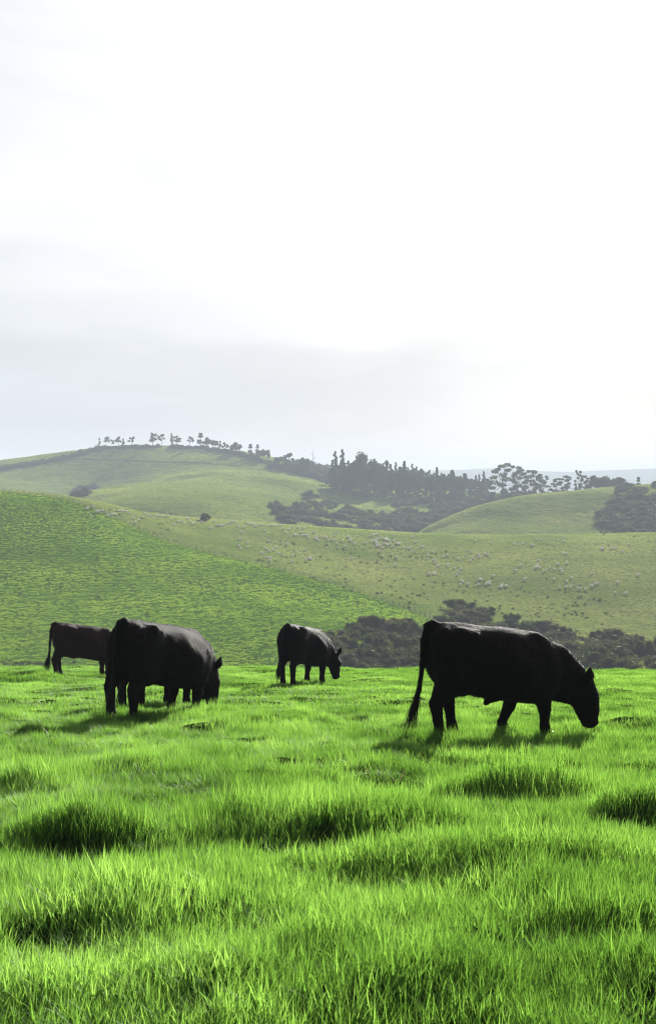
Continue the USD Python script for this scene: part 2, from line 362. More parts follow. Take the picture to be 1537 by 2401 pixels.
HD = Hill([(-250, 1122, 930), (-100, 1108, 960), (0, 1097, 980), (100, 1083, 1000), (200, 1063, 1020), (300, 1049, 1030), (400, 1047, 1030), (480, 1050, 1020), (560, 1064, 1005), (640, 1087, 985), (700, 1108, 960), (780, 1132, 920),
           (850, 1150, 890), (950, 1160, 870), (1050, 1166, 870), (1150, 1170, 870), (1300, 1172, 870), (1537, 1172, 870), (1750, 1172, 870),
           (-200, 1150, 860), (0, 1145, 880), (90, 1150, 890), (175, 1166, 890), (100, 1110, 955), (250, 1085, 985), (400, 1080, 975), (550, 1100, 930), (230, 1140, 920),
           (200, 1167, 670), (250, 1150, 700), (330, 1128, 770), (420, 1112, 865), (190, 1190, 630), (480, 1124, 800), (235, 1178, 790), (300, 1152, 850), (150, 1180, 800), (60, 1175, 700), (-100, 1180, 700), (300, 1180, 590), (400, 1195, 580), (450, 1160, 640), (550, 1168, 640), (590, 1195, 620), (640, 1228, 600), (560, 1218, 575),
           (620, 1120, 820), (650, 1160, 770), (720, 1150, 800), (700, 1190, 700), (720, 1225, 650), (800, 1235, 650), (900, 1245, 650), (1000, 1250, 650), (800, 1175, 800), (900, 1190, 780), (1000, 1195, 770), (1100, 1190, 790),
           (0, 1240, 520), (200, 1250, 520), (400, 1275, 520), (700, 1290, 540), (1000, 1300, 540), (1400, 1300, 540), (1750, 1300, 540), (1300, 1230, 680), (1600, 1230, 680),
           (-250, 1170, 1300), (0, 1160, 1300), (200, 1150, 1300), (400, 1145, 1300), (700, 1165, 1250), (1000, 1200, 1250), (1400, 1200, 1250), (1750, 1200, 1250)],
          [(7.0, 0.0075, 11), (3.2, 0.03, 12), (0.8, 0.2, 13)])
tag(obj('far_hill', fan(-0.42, 0.42, 420, 500, 1400, 420, HD.z), M['far_hill'], smooth=True), kind='structure')

tp = np.array([(120, 1076), (200, 1077), (290, 1080), (400, 1084), (480, 1086), (560, 1094), (640, 1108), (700, 1120), (770, 1136)], float)
tx = np.linspace(120, 770, 160)
tw = HD.hit(tx, np.interp(tx, tp[:, 0], tp[:, 1]), 600, 1150, 300)
tw = tw[~np.isnan(tw[:, 0])]
edge = []
for k in (-1.8, 1.8):
    e = tw[:, :2] * (1 + k / np.linalg.norm(tw[:, :2], axis=1))[:, None]
    edge.append(np.column_stack([e, HD.z(e[:, 0], e[:, 1]) + .3]))
edge = np.array(edge)
tag(obj('farm_track', grid_xyz(edge[..., 0], edge[..., 1], edge[..., 2]), M['track'], smooth=True), kind='structure')

HE = Hill([(880, 1330, 590), (1000, 1256, 610), (1020, 1229, 622), (1060, 1208, 640), (1100, 1193, 655), (1200, 1168, 680), (1300, 1157, 690), (1400, 1144, 695), (1470, 1137, 695), (1537, 1132, 695), (1750, 1120, 695),
           (1040, 1254, 575), (1080, 1228, 605), (1150, 1215, 615), (1200, 1225, 600), (1200, 1265, 545), (1300, 1195, 625), (1300, 1235, 585), (1400, 1195, 615), (1400, 1250, 560), (1537, 1190, 610), (1537, 1255, 550), (1750, 1190, 610), (1750, 1260, 550),
           (950, 1340, 540), (1100, 1310, 520), (1400, 1310, 515), (1750, 1310, 515), (900, 1380, 700), (1050, 1290, 760), (1200, 1240, 820), (1400, 1220, 830), (1750, 1200, 830)],
          [(4.5, 0.014, 21), (1.2, 0.06, 22), (0.45, 0.25, 23)])
tag(obj('right_hill', fan(-0.06, 0.44, 300, 500, 840, 240, HE.z), M['right_hill'], smooth=True), kind='structure')


def distant_z(x, y):
    u = x / y
    crest = np.interp(u, (np.array([300, 800, 1050, 1150, 1290, 1350, 1450, 1500, 1600, 1900]) - 768.5) / F, [1135, 1112, 1101, 1098, 1106, 1107, 1101, 1098, 1095, 1100])
    top = (HOR - crest) / F * 4600 + 14 * fbm2(x, y, 0.004, 3, 41)
    s = np.clip(1 - np.abs(y - 4600) / 1200, 0, 1)
    return -70 + (top + 70) * (s * s * (3 - 2 * s))


tag(obj('distant_hills', fan(-0.2, 0.44, 160, 3300, 6200, 50, distant_z), M['plain'], smooth=True), kind='structure')
ang = np.linspace(0, 2 * math.pi, 97)[:-1]
rad = np.array([0.0, 30, 120, 600, 1800, 4000, 6800])
tag(obj('ground', grid_xyz(*(lambda r, a: (r * np.cos(a), r * np.sin(a), np.interp(r, [0, 30, 120, 600, 1800, 8000], [-22, -28, -60, -85, -85, -85])))(*np.meshgrid(rad, np.append(ang, ang[0]), indexing='ij'))), M['plain'], smooth=True), kind='structure')

# haze: one closed box of even pale air
hz = trimesh.creation.box((14600, 14600, 136.0))
hz.apply_translation((0, 0, 50.0 - 68.0))
haze_mat = usdkit.material(stage, '/World/Looks/haze', {'v': ('principled_volume', {'color': (0.68, 0.77, 0.88), 'density': 0.00034, 'anisotropy': 0.0})}, volume='v.volume')
tag(obj('haze', hz, haze_mat), 'pale haze lying over the hills', 'haze', kind='stuff')


# ------------------------------------------------------------------ grass
def blades(rng, n, radius, h0, h1, width, lean=0.5, seg=3, curve=0.6):
    """n tapered, bending blades as one small mesh."""
    vs, fs, at = [], [], 0
    for _ in range(n):
        a, r = rng.uniform(0, 2 * math.pi), radius * math.sqrt(rng.uniform())
        base = np.array([r * math.cos(a), r * math.sin(a), -0.03])
        h = rng.uniform(h0, h1)
        b = rng.uniform(0, 2 * math.pi)
        out = np.array([math.cos(b), math.sin(b), 0])
        side = np.array([-math.sin(b + rng.uniform(-.7, .7)), math.cos(b), 0])
        l, c = rng.uniform(0.05, lean), rng.uniform(0.0, curve)
        t = np.linspace(0, 1, seg + 1)
        path = base + np.outer(t * l * h + t * t * c * h, out) + np.outer(h * (t - 0.35 * c * t * t), [0, 0, 1.0])
        w = width * rng.uniform(0.7, 1.3) * (1 - t ** 1.8) * 0.5
        for i in range(seg):
            vs += [path[i] - side * w[i], path[i] + side * w[i]]
        vs.append(path[seg])
        for i in range(seg - 1):
            k = at + 2 * i
            fs += [(k, k + 1, k + 3), (k, k + 3, k + 2)]
        k = at + 2 * (seg - 1)
        fs.append((k, k + 1, k + 2))
        at += 2 * seg + 1
    return np.array(vs), np.array(fs)


rng = np.random.default_rng(7)
near_tufts = [blades(rng, 60, 0.11, 0.035, 0.13, 0.0040, 0.42, 3, 0.35) for _ in range(9)] + [blades(rng, 44, 0.09, 0.07, 0.19, 0.0046, 0.38, 3, 0.4) for _ in range(3)]
far_tufts = [blades(rng, 46, 0.18, 0.04, 0.13, 0.008, 0.40, 2, 0.3) for _ in range(8)]


def scatter_field(rng, d0, d1, per_m2, margin=0.36):
    area = margin * (d1 * d1 - d0 * d0)
    n = int(area * per_m2)
    y = np.sqrt(rng.uniform(d0 * d0, d1 * d1, n))
    x = rng.uniform(-margin, margin, n) * y
    return x, y


def tall(x, y):
    """How rank the grass stands: dung patches and mounds carry longer grass."""
    t = 0.72 + 0.9 * np.clip(fbm2(x, y, 0.55, 3, 77) + 0.05, -0.3, 0.5) + 0.95 * np.clip(fbm2(x, y, 2.8, 2, 78), -.3, .5)
    m = np.zeros_like(t)
    for mx, my, r, q, h in MOUNDS:
        m = np.maximum(m, 2.0 * h * np.exp(-((x - mx) / r) ** 2 - ((y - my) / q) ** 2))
    for cx, cy in ((2.05, 13.6), (1.4, 13.4), (2.6, 13.9), (-2.7, 16.5), (-2.0, 17.0), (-.6, 26), (-6.4, 31), (-5.6, 31.3)):
        m = np.maximum(m, .5 * np.exp(-((x - cx) / .8) ** 2 - ((y - cy) / .6) ** 2))
    return np.maximum(t + m, .25)


x1, y1 = scatter_field(rng, 2.6, 9.5, 340)
x2, y2 = scatter_field(rng, 9.5, 18, 200)
gx, gy = np.concatenate([x1, x2]), np.concatenate([y1, y2])
thin = (fbm2(gx, gy, 2.8, 2, 78) > -0.10) | (rng.uniform(size=len(gx)) < .35)
gx, gy = gx[thin], gy[thin]
s = tall(gx, gy)
instancer('grass', near_tufts, M['grass'], np.stack([gx, gy, paddock_z(gx, gy)], 1), rng.uniform(0, 6.283, len(gx)),
          np.stack([0.9 + 0.3 * s, 0.9 + 0.3 * s, s * rng.uniform(0.75, 1.25, len(gx))], 1), rng.choice(12, len(gx)),
          'lush bright green grass of the near paddock around the cows', 'grass')
x3, y3 = scatter_field(rng, 17.5, 44, 85)
keep = y3 < 41 - 0.16 * x3
x3, y3 = x3[keep], y3[keep]
s = tall(x3, y3)
instancer('grass', far_tufts, M['grass'], np.stack([x3, y3, paddock_z(x3, y3)], 1), rng.uniform(0, 6.283, len(x3)),
          np.stack([np.full(len(x3), 1.15), np.full(len(x3), 1.15), s * rng.uniform(0.75, 1.2, len(x3))], 1), rng.choice(8, len(x3)),
          'bright grass at the far brow of the paddock', 'grass')
dry_tufts = [blades(rng, 2, 0.05, 0.04, 0.12, 0.0036, 1.0, 3, 1.2) for _ in range(6)]
xd, yd = scatter_field(rng, 4.6, 15, 8.0)
instancer('dry_grass', dry_tufts, M['dry'], np.stack([xd, yd, paddock_z(xd, yd) + 0.03], 1), rng.uniform(0, 6.283, len(xd)),
          np.repeat(rng.uniform(0.7, 1.3, len(xd))[:, None], 3, 1), rng.choice(6, len(xd)), 'pale dead grass blades scattered through the green paddock grass', 'grass')

# tussocks of the hillsides
hill_tufts = [blades(rng, 30, 0.30, 0.08, 0.26, 0.05, 0.6, 2) for _ in range(7)]
n = 270000
u = rng.uniform(-0.36, 0.36, n)
d = np.sqrt(rng.uniform(160 ** 2, 480 ** 2, n))
hx, hy = u * d, d
gs = inside_green(hx, hy)
dens = fbm2(hx, hy, 0.06, 3, 55)
sz = 0.75 + 0.9 * np.clip(fbm2(hx, hy, 0.12, 3, 56) + 0.1, -0.25, 0.6)
hzv = HB.z(hx, hy)
tread = np.sin(2 * math.pi * (hzv / 0.42 + 3.2 * fbm2(hx, hy, 0.07, 3, 57) + 1.6 * fbm2(hx, hy, 0.45, 2, 58)))        # grazing terraces follow the contours
stay = (tread > 0.05) | (rng.uniform(size=n) < 0.33) | (~gs & (rng.uniform(size=n) < .5))
hx, hy, gs, sz, hzv = (q[stay] for q in (hx, hy, gs, sz, hzv))
for name, mask, mat, label in (('hill_grass', gs, M['hill_tuft'], 'green tufted grass covering the left hillside below the fence'),
                               ('pasture_grass', ~gs, M['olive_tuft'], 'short olive and brown grass tufts on the hillside with the sheep')):
    k = np.nonzero(mask)[0]
    a = sz[k] * rng.uniform(0.7, 1.3, len(k))
    instancer(name, hill_tufts, mat, np.stack([hx[k], hy[k], hzv[k]], 1), rng.uniform(0, 6.283, len(k)),
              np.stack([a * 1.3, a * 1.3, a * (1.3 if name == 'hill_grass' else 1.35)], 1), rng.choice(7, len(k)), label, 'grass')


n = 150000
u, d = rng.uniform(-0.31, 0.31, n), rng.uniform(560, 1060, n)
fz = HD.z(u * d, d)
a = rng.uniform(.7, 1.3, n)
instancer('far_grass', hill_tufts, M['far_tuft'], np.stack([u * d, d, fz], 1), rng.uniform(0, 6.283, n), np.stack([a * 3.4, a * 3.4, a * 2.0], 1), rng.choice(7, n), 'pale green grass on the far hill below the hilltop trees', 'grass')
n = 50000
u, d = rng.uniform(0.05, 0.33, n), rng.uniform(530, 730, n)
fz = HE.z(u * d, d)
a = rng.uniform(.7, 1.3, n)
instancer('far_grass', hill_tufts, M['olive_tuft'], np.stack([u * d, d, fz], 1), rng.uniform(0, 6.283, n), np.stack([a * 2.8, a * 2.8, a * 1.7], 1), rng.choice(7, n), 'grey-green grass on the rounded right hill', 'grass')
rush = [blades(rng, 40, 0.16, 0.25, 0.5, 0.03, 0.45, 2) for _ in range(4)]
M['rush'] = leaf_mat('rushes', (0.025, 0.04, 0.014), (0.06, 0.07, 0.03), 0.2, 0.7, 0.0, 1.2)
q = HB.hit(rng.uniform(150, 1560, 1500), rng.uniform(1190, 1500, 1500), 230, 480)
q = q[~np.isnan(q[:, 0])]
q = q[~inside_green(q[:, 0], q[:, 1])]
q = q[fbm2(q[:, 0], q[:, 1], .035, 3, 91) > -0.01]
a = rng.uniform(.8, 1.9, len(q))
instancer('rush_clumps', rush, M['rush'], q, rng.uniform(0, 6.283, len(q)), np.stack([a * 1.3, a * 1.3, a], 1), rng.choice(4, len(q)), 'dark rush clumps dotted over the olive hillside among the sheep', 'rushes')
q = HB.hit(rng.uniform(-60, 900, 260), rng.uniform(1170, 1560, 260), 190, 350)
q = q[~np.isnan(q[:, 0])]
q = q[inside_green(q[:, 0], q[:, 1])]
a = rng.uniform(.6, 1.6, len(q))
instancer('rush_clumps', rush, M['rush'], q, rng.uniform(0, 6.283, len(q)), np.stack([a * 1.3, a * 1.3, a], 1), rng.choice(4, len(q)), 'few dark rush clumps on the green left hillside', 'rushes')

# ------------------------------------------------------------------ foliage
def cards(rng, centres, radii, n, size, flat=1.0, shell=0.55, up=0.3, core=0.0):
    """Leaf clumps: n small folded leaves spread through ellipsoids."""
    vs, fs = [], []
    for c, r in zip(np.atleast_2d(centres), radii):
        q = rng.normal(size=(n, 3))
        q /= np.linalg.norm(q, axis=1, keepdims=True)
        p = c + q * (rng.uniform(shell ** 3, 1, n) ** (1 / 3.0))[:, None] * np.array([r, r, r * flat])
        nor = q + rng.normal(size=(n, 3)) * 0.7 + [0, 0, up]
        nor /= np.linalg.norm(nor, axis=1, keepdims=True)
        t = np.cross(nor, rng.normal(size=(n, 3)))
        t /= np.linalg.norm(t, axis=1, keepdims=True)
        b = np.cross(nor, t)
        s = size * rng.uniform(0.55, 1.3, n)[:, None]
        at = len(vs) * n * 4
        vs.append(np.stack([p - t * s, p - b * s * 0.5 + nor * s * 0.15, p + t * s, p + b * s * 0.5 + nor * s * 0.15], 1).reshape(-1, 3))
        i = at + np.arange(n)[:, None] * 4
        fs += [np.hstack([i, i + 1, i + 2]), np.hstack([i, i + 2, i + 3])]
    if core:                                # the dense, shaded inside of each clump
        b = trimesh.creation.icosphere(1, 1.0)
        at = sum(len(q) for q in vs)
        for c, r in zip(np.atleast_2d(centres), radii):
            v = b.vertices * (core * r * rng.uniform(.85, 1.1, (len(b.vertices), 1))) * [1, 1, flat] + c
            vs.append(v)
            fs.append(b.faces + at)
            at += len(v)
    return np.vstack(vs), np.vstack(fs)


def tube(points, radii, sides=6):
    p = np.asarray(points, float)
    t = np.gradient(p, axis=0)
    t /= np.linalg.norm(t, axis=1, keepdims=True) + 1e-9
    a = np.cross(t, np.where(np.abs(t[:, 2:]) < 0.9, [[0, 0, 1.0]], [[1.0, 0, 0]]))
    a /= np.linalg.norm(a, axis=1, keepdims=True) + 1e-9
    b = np.cross(t, a)
    g = np.arange(sides) * 2 * math.pi / sides
    v = p[:, None] + np.asarray(radii, float)[:, None, None] * (np.cos(g)[None, :, None] * a[:, None] + np.sin(g)[None, :, None] * b[:, None])
    i, j = np.meshgrid(np.arange(len(p) - 1), np.arange(sides), indexing='ij')
    q = np.stack([i * sides + j, i * sides + (j + 1) % sides, (i + 1) * sides + (j + 1) % sides, (i + 1) * sides + j], -1).reshape(-1, 4)
    return v.reshape(-1, 3), np.vstack([q[:, [0, 1, 2]], q[:, [0, 2, 3]]])


def join(parts):
    vs, fs, at = [], [], 0
    for v, f in parts:
        vs.append(v)
        fs.append(np.asarray(f) + at)
        at += len(v)
    return np.vstack(vs), np.vstack(fs)


def limb(a, b, r0, r1, rng, bend=0.08, n=5):
    t = np.linspace(0, 1, n)[:, None]
    a, b = np.asarray(a, float), np.asarray(b, float)
    p = a + (b - a) * t + rng.normal(size=3) * np.linalg.norm(b - a) * bend * np.sin(math.pi * t)
    return tube(p, np.interp(t[:, 0], [0, 1], [r0, r1]))


def tree_source(name, seed, kind, leaf):
    """Unit-height trees of a kind: trunk with limbs, and a crown of leaf clumps."""
    rng = np.random.default_rng(seed)
    src = source_class(name)
    wood, cs, rs, flat, size, n = [], [], [], 0.8, 0.022, 60
    if kind == 'umbrella':                 # bare stem, rounded head
        wood.append(limb((0, 0, -.05), (rng.uniform(-.03, .03), 0, .75), .022, .010, rng, .02))
        for k in range(11):
            a, r, z = rng.uniform(0, 6.283), .30 * math.sqrt(rng.uniform()), rng.uniform(.48, .90)
            c = np.array([r * math.cos(a), r * math.sin(a), z - r * .5 + .05])
            cs.append(c); rs.append(rng.uniform(.055, .14))
            wood.append(limb((0, 0, rng.uniform(.4, .6)), c, .008, .003, rng))
        n, size = 90, .05
    elif kind == 'slender':
        wood.append(limb((0, 0, -.05), (0, 0, .9), .02, .006, rng, .02))
        for k in range(12):
            z = rng.uniform(.25, .93)
            a, r = rng.uniform(0, 6.283), rng.uniform(.02, .11) * (1.25 - z)
            c = np.array([r * math.cos(a), r * math.sin(a), z])
            cs.append(c); rs.append(rng.uniform(.05, .11) * (1.3 - .7 * z))
            wood.append(limb((0, 0, z - .08), c, .006, .002, rng))
        n, size = 80, .045
    elif kind == 'pine':                   # tall plantation pine: ragged cone on a bare lower stem
        wood.append(limb((0, 0, -.05), (rng.uniform(-.02, .02), 0, .97), .014, .003, rng, .015))
        for k in range(34):
            z = .06 + .92 * (k + rng.uniform(0, 1)) / 34
            a, r = rng.uniform(0, 6.283), (1.03 - z) * rng.uniform(.03, .27)
            c = np.array([r * math.cos(a), r * math.sin(a), z])
            cs.append(c); rs.append(rng.uniform(.035, .075) * (1.45 - z * 1.1))
            wood.append(limb((0, 0, z - .01), c, .004, .0015, rng, .05, 3))
        n, size, flat = 55, .034, .6
    elif kind == 'gum':                    # tall gum: forking limbs and flat, separate leaf layers
        top = (rng.uniform(-.05, .05), rng.uniform(-.05, .05), .45)
        wood.append(limb((0, 0, -.05), top, .022, .015, rng, .04))
        for k in range(17):
            a = k * 2.4 + rng.uniform(-.4, .4)
            r, z = rng.uniform(.06, .40), .22 + .75 * (k + rng.uniform(0, 1)) / 17
            r *= math.sqrt(max(.10, 1 - ((z - .55) / .5) ** 2))
            c = np.array([r * math.cos(a), r * math.sin(a), z])
            cs.append(c); rs.append(rng.uniform(.07, .13))
            wood.append(limb(top, c, .009, .003, rng, .12))
        n, size, flat = 70, .036, .38
    elif kind == 'broad':                  # dense domed tree
        wood.append(limb((0, 0, -.05), (0, 0, .6), .03, .015, rng, .03))
        for k in range(22):
            a, r = rng.uniform(0, 6.283), .42 * math.sqrt(rng.uniform())
            z = .35 + .5 * rng.uniform() * math.sqrt(1 - (r / .46) ** 2) + .05
            c = np.array([r * math.cos(a), r * math.sin(a), z])
            cs.append(c); rs.append(rng.uniform(.10, .18))
            wood.append(limb((0, 0, .3), c, .008, .003, rng))
        n, size = 90, .055
    elif kind == 'bush':                   # domed scrub to the ground
        wood.append(limb((0, 0, -.1), (.03, 0, .45), .03, .012, rng, .05))
        for k in range(20):
            a, r = rng.uniform(0, 6.283), .62 * math.sqrt(rng.uniform())
            z = .15 + .62 * rng.uniform() * math.sqrt(1 - (r / .70) ** 2)
            c = np.array([r * math.cos(a), r * math.sin(a), z])
            cs.append(c); rs.append(rng.uniform(.16, .27))
            wood.append(limb((0, 0, .02), c, .012, .004, rng, .1, 4))
        n, size = 150, .04
    elif kind == 'sapling':                # thin dead-looking stem with a few twigs
        wood.append(limb((0, 0, -.05), (0, 0, 1.0), .014, .004, rng, .02))
        for k in range(10):
            z, a = rng.uniform(.3, .95), rng.uniform(0, 6.283)
            c = np.array([.09 * math.cos(a), .09 * math.sin(a), z + .05])
            wood.append(limb((0, 0, z - .03), c, .005, .002, rng, .1, 3))
            cs.append(c); rs.append(.035)
        n, size = 10, .022
    crown = cards(rng, np.array(cs), rs, n, size, flat, core={'broad': .6, 'bush': .6, 'umbrella': .35, 'pine': .4}.get(kind, 0.0))
    obj('trunk', join(wood), M['bark'], src)
    obj('crown', crown, leaf, src)
    return src


T = {}
for kind, leaf, count in (('umbrella', M['pine'], 3), ('slender', M['pine'], 2), ('pine', M['pine'], 4), ('gum', M['gum'], 3), ('broad', M['gum'], 2), ('bush', M['bush'], 5), ('sapling', M['bush'], 1)):
    T[kind] = [tree_source('%s_source_%d' % (kind, i), 100 + 17 * i + len(kind), kind, leaf) for i in range(count)]
T['pale_bush'] = [tree_source('pale_bush_source_%d' % i, 400 + i, 'bush', M['bush_light']) for i in range(2)]


def plant(name, kind, which, hill, px, base, top, d0, d1, label, cat, wide=1.0, group=None, rot=0.0, d=None):
    """A tree whose foot stands on the hill under the pixel (px, base) and whose tip reaches row top."""
    if d is None:
        p = hill.hit(px, base, d0, d1)[0]
        if np.isnan(p[0]):                 # the foot is behind the crest: take the crest itself
            dd = np.linspace(d0, d1, 200)
            r = ray(px, base)
            el = (hill.z(r[0] * dd, dd)) / dd
            k = int(np.argmax(el))
            p = np.array([r[0] * dd[k], dd[k], hill.z(r[0] * dd[k], dd[k])])
    else:
        r = ray(px, base)
        p = np.array([r[0] * d, d, float(hill.z(np.array([r[0] * d]), np.array([d]))[0])])
    h = ray(px, top)[2] * p[1] - p[2]
    h = max(h, 0.5)
    return thing(name, label, cat, p, rot, (h * wide, h * wide, h), group, T[kind][which % len(T[kind])])


# trees along the crest of the far hill, left to right
RIDGE = [
    (233, 1047, 1025, 'slender', .95, 'slender dark pine at the left end of the hilltop row'),
    (249, 1046, 1022, 'umbrella', .95, 'tall round-headed pine, second from left on the hilltop'),
    (262, 1046, 1029, 'umbrella', 1.1, 'short bushy pine between two taller ones on the hilltop'),
    (277, 1046, 1022, 'umbrella', 1.0, 'pine with dense upright head left of the airy one on the hilltop'),
    (289, 1047, 1027, 'slender', 1.4, 'thin airy pine with open crown on the left hilltop'),
    (310, 1041, 1022, 'umbrella', 1.25, 'lone round-headed tree standing in the gap of the hilltop row'),
    (359, 1049, 1013, 'umbrella', 1.0, 'largest umbrella pine in the middle of the hilltop row'),
    (379, 1045, 1016, 'umbrella', .95, 'umbrella pine just right of the largest one on the hilltop'),
    (402, 1042, 1014, 'slender', .8, 'tall thin pine left of a rounded tree on the hilltop'),
    (414, 1044, 1020, 'umbrella', 1.4, 'rounded dark tree on the hilltop beside the tall thin pine'),
    (445, 1046, 1022, 'umbrella', 1.0, 'lone pine on two bare stems right of the hilltop centre'),
    (469, 1048, 1014, 'slender', 1.7, 'tall ragged tree rising highest at the right of the hilltop'),
    (486, 1049, 1025, 'broad', 1.0, 'dense dark tree right beside the tall ragged hilltop tree'),
    (504, 1052, 1029, 'broad', .9, 'rounded tree where the hilltop row starts to descend'),
    (516, 1054, 1032, 'slender', 1.3, 'narrow tree on the descending ridge left of a gap'),
    (528, 1058, 1036, 'umbrella', 1.2, 'small open tree with bare stems on the descending ridge'),
    (553, 1064, 1037, 'broad', 1.15, 'wide dark tree with flat head alone on the descending ridge'),
    (587, 1073, 1040, 'slender', 1.5, 'ragged upright tree left of the pale shrub on the ridge'),
    (604, 1076, 1040, 'slender', 1.2, 'tall ragged tree right behind the pale shrub on the ridge'),
    (618, 1079, 1050, 'broad', .9, 'broad dark tree right of the pale shrub on the ridge'),
    (630, 1080, 1053, 'slender', 1.1, 'small narrow tree at the end of the ridge group'),
    (655, 1094, 1067, 'broad', 1.0, 'low broad tree left of the round-headed tree on the slope'),
    (678, 1101, 1060, 'umbrella', 1.0, 'round-headed tree with bare stem halfway down the ridge'),
    (714, 1108, 1068, 'broad', .8, 'wide low tree beside the thin bare spike on the ridge'),
    (734, 1110, 1054, 'sapling', .9, 'thin bare spike of a tree above the ridge scrub'),
]
for i, (px, base, top, kind, wide, label) in enumerate(RIDGE):
    plant('hilltop_tree', kind, i, HD, px, base, top, 700, 1150, label, 'tree', wide, rot=i * 73.0)
plant('pale_shrub', 'pale_bush', 0, HD, 599, 1078, 1063, 700, 1150, 'pale rounded shrub among the dark ridge trees', 'shrub', 1.0)

# plantation on the skyline right of the hill
BIG = [
    (785, 1135, 1058, 'pine', .8, 'spired conifer rising at the left end of the plantation'),
    (802, 1140, 1053, 'pine', .7, 'tallest thin spired conifer at the left of the plantation'),
    (850, 1150, 1061, 'broad', .80, 'big dark flat-topped tree at the left of the plantation'),
    (874, 1152, 1070, 'broad', .65, 'dark domed tree touching the flat-topped one in the plantation'),
    (905, 1158, 1075, 'slender', .8, 'blunt column-like conifer standing above the plantation skyline'),
    (1060, 1168, 1100, 'slender', .9, 'dark blunt conifer above the low right half of the plantation'),
    (1133, 1170, 1105, 'pine', .9, 'wide dark conifer between the plantation and the tall gum'),
]
for i, (px, base, top, kind, wide, label) in enumerate(BIG):
    plant('plantation_tree', kind, i, HD, px, base, top, 0, 0, label, 'tree', wide, rot=i * 41.0, d=830 + 6 * i)
rng = np.random.default_rng(31)
for i in range(74):
    px = 775 + 365 * (i + rng.uniform(0, 1)) / 74
    top = rng.uniform(-7, 0) * (i % 5 == 0) + np.interp(px, [760, 800, 840, 890, 920, 950, 975, 1000, 1040, 1090, 1110, 1140], [1074, 1076, 1080, 1082, 1090, 1082, 1092, 1092, 1102, 1110, 1116, 1110]) + rng.uniform(-2, 16)
    plant('plantation_pine', ['pine', 'broad', 'pine', 'slender', 'pine', 'broad'][i % 6], i, HD, px, 1160, top, 0, 0, 'dark tree packed in the hazy plantation stand on the skyline', 'tree',
          rng.uniform(.75, 1.1) * (.62 if i % 6 in (1, 5) else 1.0), 'trees of the skyline plantation', rng.uniform(0, 360), d=815 + rng.uniform(0, 70))
GUMS = [
    (1177, 1168, 1084, 'gum', .85, 'tallest gum tree with layered open crown on the skyline'),
    (1208, 1166, 1088, 'gum', .8, 'tall gum tree right against the tallest one'),
    (1232, 1164, 1098, 'gum', .8, 'gum tree with dense lower crown, third in the gum group'),
    (1254, 1160, 1101, 'gum', .85, 'gum tree with flat arched top at the right of the gum group'),
    (1272, 1158, 1113, 'gum', .8, 'lower gum with drooping side at the edge of the gum group'),
    (1300, 1158, 1120, 'gum', 1.0, 'small open gum with sky showing through above the right hill'),
    (1327, 1156, 1114, 'gum', 1.0, 'open gum with pale gaps left of the two-stemmed one'),
    (1357, 1152, 1100, 'gum', .55, 'two-stemmed gum with a small flat cap above the others'),
    (1374, 1150, 1114, 'gum', .9, 'spreading dark gum left of the dense round tree'),
    (1399, 1146, 1108, 'broad', .95, 'dense dark square-headed tree on the right hill crest'),
    (1418, 1145, 1116, 'broad', .9, 'low dark tree between two larger ones on the right crest'),
    (1442, 1141, 1113, 'broad', 1.2, 'wide domed tree at the right end of the crest trees'),
    (1495, 1136, 1116, 'slender', 1.3, 'tiny lone tree on the right hill crest near the frame edge'),
]
for i, (px, base, top, kind, wide, label) in enumerate(GUMS):
    plant('skyline_tree', kind, i, HE if px > 1290 else HD, px, base, top, 0, 0, label, 'tree', wide, rot=i * 67.0, d=(725 + 3 * i) if px > 1290 else 800 + 4 * i)


# scrub masses that read as one from here
def scrub_meshes(seed, count, leaf):
    out = []
    for i in range(count):
        rng = np.random.default_rng(seed + i)
        cs, rs = [], []
        for k in range(9):
            a, r = rng.uniform(0, 6.283), .55 * math.sqrt(rng.uniform())
            cs.append([r * math.cos(a), r * math.sin(a), .12 + .55 * rng.uniform() * math.sqrt(1 - (r / .65) ** 2)])
            rs.append(rng.uniform(.2, .34))
        out.append(cards(rng, np.array(cs), rs, 90, .06, core=.6))
    return out


SCRUB = scrub_meshes(900, 4, None)


def scrub(name, hill, pts, d0, d1, h0, h1, label, seed, gaps=-1.0):
    rng = np.random.default_rng(seed)
    pts = np.array(pts)
    p = hill.hit(pts[:, 0], pts[:, 1], d0, d1)
    p = p[~np.isnan(p[:, 0])]
    p = p[fbm2(p[:, 0], p[:, 1], 0.02, 3, seed) > gaps]
    h = rng.uniform(h0, h1, len(p))
    w = h * rng.uniform(0.9, 1.5, len(p))
    p[:, 2] -= 0.15 * h
    return instancer(name, SCRUB, M['bush'], p, rng.uniform(0, 6.283, len(p)), np.stack([w, w, h], 1), rng.choice(4, len(p)), label, 'scrub')


def bunch(poly, n, seed):
    """Positions that gather in loose groups."""
    rng = np.random.default_rng(seed)
    c = in_poly(poly, 16, seed)
    q = c[rng.integers(0, len(c), n)] + rng.normal(size=(n, 2)) * [28, 7]
    return np.vstack([q[: int(n * .65)], in_poly(poly, n - int(n * .65), seed + 1)])


def in_poly(poly, n, seed):
    import shapely
    rng = np.random.default_rng(seed)
    g = shapely.Polygon(poly)
    x0, y0, x1, y1 = g.bounds
    q = np.stack([rng.uniform(x0, x1, n * 4), rng.uniform(y0, y1, n * 4)], 1)
    return q[shapely.contains_xy(g, q[:, 0], q[:, 1])][:n]


